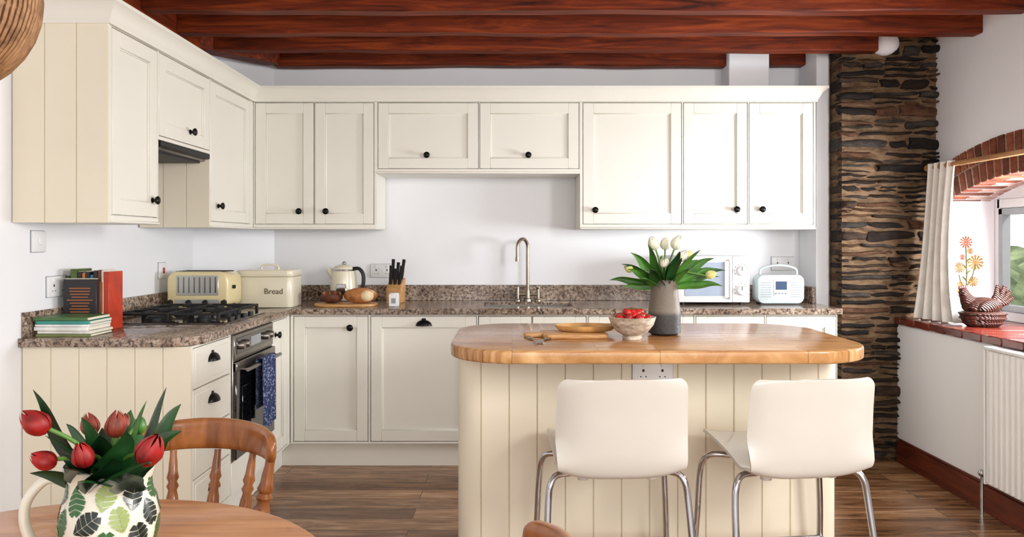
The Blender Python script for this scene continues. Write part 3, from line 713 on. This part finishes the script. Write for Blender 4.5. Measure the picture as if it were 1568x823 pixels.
# jug
JW=plain('jug_white_glaze',(224,220,204),.15,coat=.5,var=.02)
b=B('tulip_jug'); J=(-.665,1.25,.751)
jp=[(.045,0),(.055,.004),(.066,.03),(.074,.06),(.075,.085),(.07,.11),(.063,.13),(.062,.15),(.067,.168),(.071,.174),(.067,.175),(.059,.15),(.057,.135),(.01,.13)]
def jmod(a,v): return 1+(.22*math.exp(-((a-.25)/.35)**2)+.22*math.exp(-((a-.25-2*pi)/.35)**2))*max(0,(v-.55))*2 if v<.85 else 1
b.lathe(jp,J,JW,48,mod=jmod)
b.tube(smooth_path([(J[0]-.058,J[1]-.01,J[2]+.14),(J[0]-.09,J[1]-.02,J[2]+.152),(J[0]-.118,J[1]-.03,J[2]+.12),(J[0]-.12,J[1]-.03,J[2]+.075),(J[0]-.1,J[1]-.02,J[2]+.03),(J[0]-.066,J[1]-.01,J[2]+.022)],6),.008,JW,14,(1,1.4))
def jr(z):
    for i in range(9):
        if jp[i][1]<=z<=jp[i+1][1]:
            t=(z-jp[i][1])/(jp[i+1][1]-jp[i][1]); return jp[i][0]*(1-t)+jp[i+1][0]*t
    return .06
JL=[plain('jug_leaf_black',(16,30,22),.25),plain('jug_leaf_green',(44,98,48),.25),plain('jug_leaf_lime',(146,166,92),.25)]
rng=random.Random(3)
cells=[]
for row in range(4):
    for c in range(9): cells.append((-pi/2+(c-4)*.7+(row%2)*.35+rng.uniform(-.06,.06),.024+.036*row+rng.uniform(-.004,.004)))
for k,(th,z0) in enumerate(cells):
    ro=rng.uniform(.6,2.5)+(pi if k%3==0 else 0); s0=rng.uniform(.019,.024); mt=(JL[0],JL[1],JL[0],JL[2])[k%4] if k%5 else JL[1]; off=.0012+.0003*(k%3)
    def mp(u_,v_):
        a_=u_*math.cos(ro)-v_*math.sin(ro); b_=u_*math.sin(ro)+v_*math.cos(ro)
        zz=min(.165,max(.006,z0+b_)); r=jr(zz)+off; a=th+a_/r; return Vector((J[0]+r*math.cos(a),J[1]+r*math.sin(a),J[2]+zz))
    t=bmesh.new(); nl=5
    for sgn in (-1,1):
        for i in range(nl):
            u0=-s0+2*s0*i/nl; u1=u0+2*s0/nl*.88
            def wd(u): q=(u+s0)/(2*s0); return s0*.78*math.sin(pi*min(1,max(0,q*.92+.06)))**.7
            m0=.0004*sgn; sw=s0*.22; row_=[]
            for q in (0,.35,.7,1):
                w0,w1=wd(u0)*q,wd(u1)*q*(.96)
                row_.append((t.verts.new(mp(u0+sw*q+(.001 if q==1 else 0),m0+sgn*w0)),t.verts.new(mp(u1+sw*q*.9,m0+sgn*w1))))
            for q in range(3): t.faces.new((row_[q][0],row_[q][1],row_[q+1][1],row_[q+1][0]))
    b.add(t,mt)
Jt=Vector((J[0],J[1],J[2]+.16))
def PP(u,v,D): return Vector(((u-784)*D/1157,D,1.29-(v-370)*D/1157))
for (u,v,D,m,k,dd) in [(57,650,1.2,TR,.95,(-.6,-.1,.55)),(137,650,1.28,TO,.75,(-.2,0,1)),(178,652,1.25,TO,.85,(.05,0,1)),(66,705,1.17,TR,.75,(-.8,-.2,.45)),(127,698,1.15,TR,.8,(-.1,-.3,.9)),(228,695,1.16,TR,1.05,(.45,-.2,.75)),(214,648,1.3,LEAF,.6,(.15,0,1)),(192,646,1.33,TO,.65,(0,0,1))]:
    e=PP(u,v,D); d=Vector(dd).normalized()
    b.tube(smooth_path([Jt,Jt.lerp(e,.5)+Vector((0,0,.01)),e],6),.0035,STEM,8); bud(b,e-d*.02,dd,.0205*k,.052*k,m)
for (u,v,D,w,m) in [(60,598,1.22,.036,LEAFD),(246,596,1.26,.05,LEAFD),(270,620,1.22,.042,LEAFM),(75,665,1.2,.045,LEAFD),(105,650,1.3,.05,LEAFM),(160,655,1.33,.055,LEAFD),(200,630,1.33,.05,LEAFM),(218,616,1.3,.034,LEAF),(150,665,1.18,.06,LEAFD),(190,660,1.17,.06,LEAFM),(95,690,1.15,.055,LEAFD),(245,680,1.2,.05,LEAFD),(50,725,1.2,.04,LEAFD),(272,660,1.2,.04,LEAFM),(100,715,1.12,.06,LEAFD),(225,705,1.12,.06,LEAFM),(130,640,1.25,.05,LEAFM),(120,735,1.11,.055,LEAFM),(170,700,1.12,.06,LEAFD),(200,725,1.11,.05,LEAFD)]:
    e=PP(u,v,D); st=Jt+Vector((random.uniform(-.04,.04),random.uniform(-.03,.03),-.03)); dv=e-st; L=dv.length; leaf(b,st,dv+Vector((0,0,.1*L)),L*1.03,w,m,.3,.22)
b.done(60)
# radiator
b=B('radiator')
ry0,ry1,rz0,rz1=2.45,3.50,.165,.805; rx=2.19
def rad(s,t):
    y_=ry0+.012+(ry1-ry0-.024)*s; k=math.sin(s*2*pi*27); return Vector((rx-.007*max(-.6,min(.6,k*1.4)),y_,rz0+.012+(rz1-rz0-.03)*t))
b.grid(rad,216,1,WHITE); b.box(rx+.008,rx+.045,ry0,ry1,rz0,rz1-.01,WHITE,.004); b.box(rx-.008,rx+.052,ry0-.002,ry1+.002,rz1-.016,rz1,WHITE,.005,2)
b.box(rx-.006,rx+.05,ry0-.002,ry0+.006,rz0,rz1-.01,WHITE,.002); b.box(rx-.006,rx+.05,ry1-.006,ry1+.002,rz0,rz1-.01,WHITE,.002)
b.tube([(rx+.02,ry1,.2),(rx+.02,ry1+.05,.2),(rx+.02,ry1+.055,.15),(rx+.02,ry1+.055,.0)],.0075,CHROME); b.ball((rx+.02,ry1+.05,.2),.018,CHROME)
for q in (2.7,3.3): b.box(rx+.045,2.269,q,q+.03,.3,.7,WHITE)
b.done(25)
# curtain + rod
RODW=wood('rod_wood',[(150,100,56),(190,140,90),(206,160,108)],(8,1,8),3,.4)
b=B('curtain_rod'); b.tube([(2.42,2.8,1.715),(2.42,4.395,1.715)],.014,RODW,14); b.ball((2.42,4.4,1.715),.02,RODW)
for q in (2.9,4.36): b.tube([(2.489,q,1.715),(2.42,q,1.715)],.009,RODW)
b.done()
CUR=plain('curtain_cotton',(240,236,228),.9,var=.05,sc=14)
b=B('curtain')
def cur(s,t):
    z_=1.735-t*(1.735-.852); w=.27+.08*t*t; y_=4.385-w*s*(1-.15*math.sin(pi*min(1,t))); fl=.016+.02*t
    return Vector((2.41-.02*t-.06*t*t*(1-s)+fl*math.sin(s*2*pi*4.5+1.0*t)+.004*math.sin(s*31+t*5),y_,z_))
b.grid(cur,110,24,CUR)
for i in range(7): b.tube([(2.42+.019*math.cos(2*pi*k/16),4.37-.036*i,1.715+.019*math.sin(2*pi*k/16)) for k in range(17)],.0025,RODW,6)
b.done(70)
OCH=plain('ochre_print',(168,118,44),.8,var=.2,sc=30); SAL=plain('terracotta_print',(170,84,44),.8); OLV=plain('olive_print',(96,92,42),.8)
b=B('flower_wall_decal'); yv=4.327
def disc(x,z,r,m): b.tube([(x,yv+.002,z),(x,yv-.001,z)],r,m,12)
b.tube([(2.60,yv,.97),(2.605,yv,1.1),(2.60,yv,1.26)],.003,OLV); b.tube([(2.6,yv,1.02),(2.64,yv,1.1),(2.655,yv,1.16)],.0025,OLV); b.tube([(2.6,yv,1.0),(2.57,yv,1.06),(2.56,yv,1.1)],.0025,OLV)
for i in range(6): b.tube([(2.602,yv,1.0+.035*i),(2.602+(.022 if i%2 else -.022),yv-.0005,1.02+.035*i)],[.006,.002],OLV,6)
for (x,z,r,m) in ((2.6,1.285,.034,SAL),(2.655,1.17,.042,OCH),(2.562,1.14,.03,OCH),(2.64,1.06,.028,OCH),(2.57,1.04,.022,OCH),(2.625,1.235,.018,OCH),(2.58,1.2,.016,SAL)):
    for i in range(12): a=2*pi*i/12; b.tube([(x+r*.3*math.cos(a),yv,z+r*.3*math.sin(a)),(x+r*math.cos(a),yv-.0005,z+r*math.sin(a))],[r*.06,r*.15],m,6,(1,1))
    disc(x,z,r*.25,m)
b.done()
# hen
m,nt,p=newmat('woven_brown'); v=coords(nt,(1,1,1)); wv=nt.nodes.new('ShaderNodeTexWave'); wv.inputs['Scale'].default_value=48; wv.bands_direction='DIAGONAL'; wv.inputs['Distortion'].default_value=3
nt.links.new(v,wv.inputs['Vector']); nt.links.new(ramp(nt,wv.outputs['Fac'],[(.2,(26,9,4)),(.8,(88,36,16))]),p.inputs['Base Color']); bump(nt,p,wv.outputs['Fac'],.8,.01); p.inputs['Roughness'].default_value=.5; HEN=m
b=B('wicker_hen'); b.M=T(2.455,3.95,.846,-.1)
b.lathe([(.075,0),(.09,.012),(.108,.045),(.112,.07),(.1,.078),(.02,.08)],(0.005,0,0),HEN,36,sy=.72)
for zz,r in ((.02,.096),(.045,.109),(.068,.113)):
    b.tube([(.005+r*math.cos(2*pi*k/30),r*.72*math.sin(2*pi*k/30),zz) for k in range(31)],.005,HEN,8)
b.ball((.0,0,.105),(.098,.058,.048),HEN,24,R=RY(.0))
b.tube(smooth_path([(-.03,0,.1),(-.062,0,.125),(-.08,0,.155),(-.09,0,.178),(-.1,0,.186)],4),[.055,.052,.049,.045,.042,.039,.036,.033,.03,.028,.026,.025,.024,.023,.021,.018,.014],HEN,18,(1,.8))
b.ball((-.094,0,.182),(.023,.018,.02),HEN,14)
for i in range(7):
    a=.45+.17*i; L=.125-.004*abs(i-3)
    b.tube([(.045,0,.105),(.045+L*.55*math.cos(a)+.02,(i%2-.5)*.012,.105+L*.5*math.sin(a)),(.05+L*math.cos(a)*.9+.012,(i%2-.5)*.014,.105+L*math.sin(a))],[.03,.022,.007],HEN,10,(.8,.5))
CMB=plain('comb_red',(120,30,20),.5)
for i in range(4): b.ball((-.078-.01*i,0,.204-.002*i*i*.3),(.008,.004,.012),CMB,10)
b.ball((-.108,0,.163),(.007,.005,.014),CMB,10); b.tube([(-.112,0,.184),(-.132,0,.18)],[.008,.001],RODW,8); b.ball((-.102,-.016,.188),.0035,BLK,8)
for sy in (-1,1): b.ball((.015,sy*.052,.112),(.06,.014,.032),HEN,16,R=RY(-.3))
b.done(60)
# pendant
RAT=wood('rattan',[(96,64,38),(150,110,72),(178,138,98)],(8,8,8),3,.6)
b=B('rattan_pendant_lamp'); C=Vector((-1.045,1.3,1.73)); Rr=.2
for i in range(96):
    a=2*pi*i/96; pts=[]
    for j in range(15):
        ph=-1.25+j*(2.5/14); pts.append(C+Vector((Rr*math.cos(ph)*math.cos(a),Rr*math.cos(ph)*math.sin(a),Rr*.95*math.sin(ph))))
    b.tube(pts,.0046,RAT,6)
for ph in (-1.25,-1.0,-.6,-.2,.25,.7,1.1,1.25):
    r=Rr*math.cos(ph); b.tube([C+Vector((r*.98*math.cos(2*pi*k/40),r*.98*math.sin(2*pi*k/40),Rr*.95*math.sin(ph))) for k in range(41)],.004,RAT,6)
b.tube([C+Vector((0,0,.1)),(C.x,C.y,ZC-.001)],.004,BLK,8); b.tube([(C.x,C.y,ZC-.03),(C.x,C.y,ZC-.001)],[.03,.05],WHITE,16)
b.tube([C+Vector((0,0,.19)),C+Vector((0,0,.09))],.022,BLK,12)
for k in range(3):
    a=2*pi*k/3; b.tube([C+Vector((0,0,.18)),C+Vector((.063*math.cos(a),.063*math.sin(a),.18))],.003,BLK,6)
b.ball(C+Vector((0,0,.05)),(.03,.03,.04),WHITE); b.done(60)
# garden
b=B('garden_hedge'); HG=plain('hedge_green',(150,164,120),.8,var=.35,sc=5,bmp=.5)
def hf(s,t): return Vector((5.5+.25*math.sin(s*37)+.2*math.sin(s*71+t*20),-2+12*s,-.3+1.45*t+.1*math.sin(s*50)))
b.grid(hf,80,8,HG); b.done(80)
# lights
def area(name,loc,rot,sx,sy,e,col):
    l=bpy.data.lights.new(name,'AREA'); l.shape='RECTANGLE'; l.size=sx; l.size_y=sy; l.energy=e; l.color=col
    o=bpy.data.objects.new(name,l); scene.collection.objects.link(o); o.location=loc; o.rotation_euler=rot; return o
area('window_daylight',(2.74,3.5,1.25),(0,math.radians(84),0),.5,.7,66,(.92,.96,1))
area('rear_fill',(.9,-2.3,1.7),(pi/2,0,0),3.2,1.5,68,(1,.97,.93))  # added soft fill from behind the camera, no window modelled there
area('side_fill',(2.2,.8,1.8),(0,math.radians(78),math.radians(-12)),.7,.7,64,(1,.985,.96))  # added lamp from the right-front; the wall has no window here
sl=bpy.data.lights.new('sun','SUN'); sl.energy=2.6; sl.angle=.02; sl.color=(1,.95,.86)
so=bpy.data.objects.new('sun',sl); scene.collection.objects.link(so)
so.rotation_euler=Vector((-.5,.6,-.62)).to_track_quat('-Z','Y').to_euler()
w=bpy.data.worlds.new('World'); scene.world=w; w.use_nodes=True; nt=w.node_tree; bg=nt.nodes['Background']
bg.inputs['Color'].default_value=(.92,.95,1,1); bg.inputs['Strength'].default_value=1.3
# camera
cd=bpy.data.cameras.new('camera'); cam=bpy.data.objects.new('camera',cd); scene.collection.objects.link(cam)
cam.location=(0,0,1.29); cam.rotation_euler=(pi/2,0,0); cd.sensor_width=36; cd.lens=36*1157/1568; cd.shift_y=-41.5/1568; cd.clip_start=.05
scene.camera=cam
scene.view_settings.view_transform='Standard'
scene.view_settings.look='None'
scene.view_settings.exposure=.03
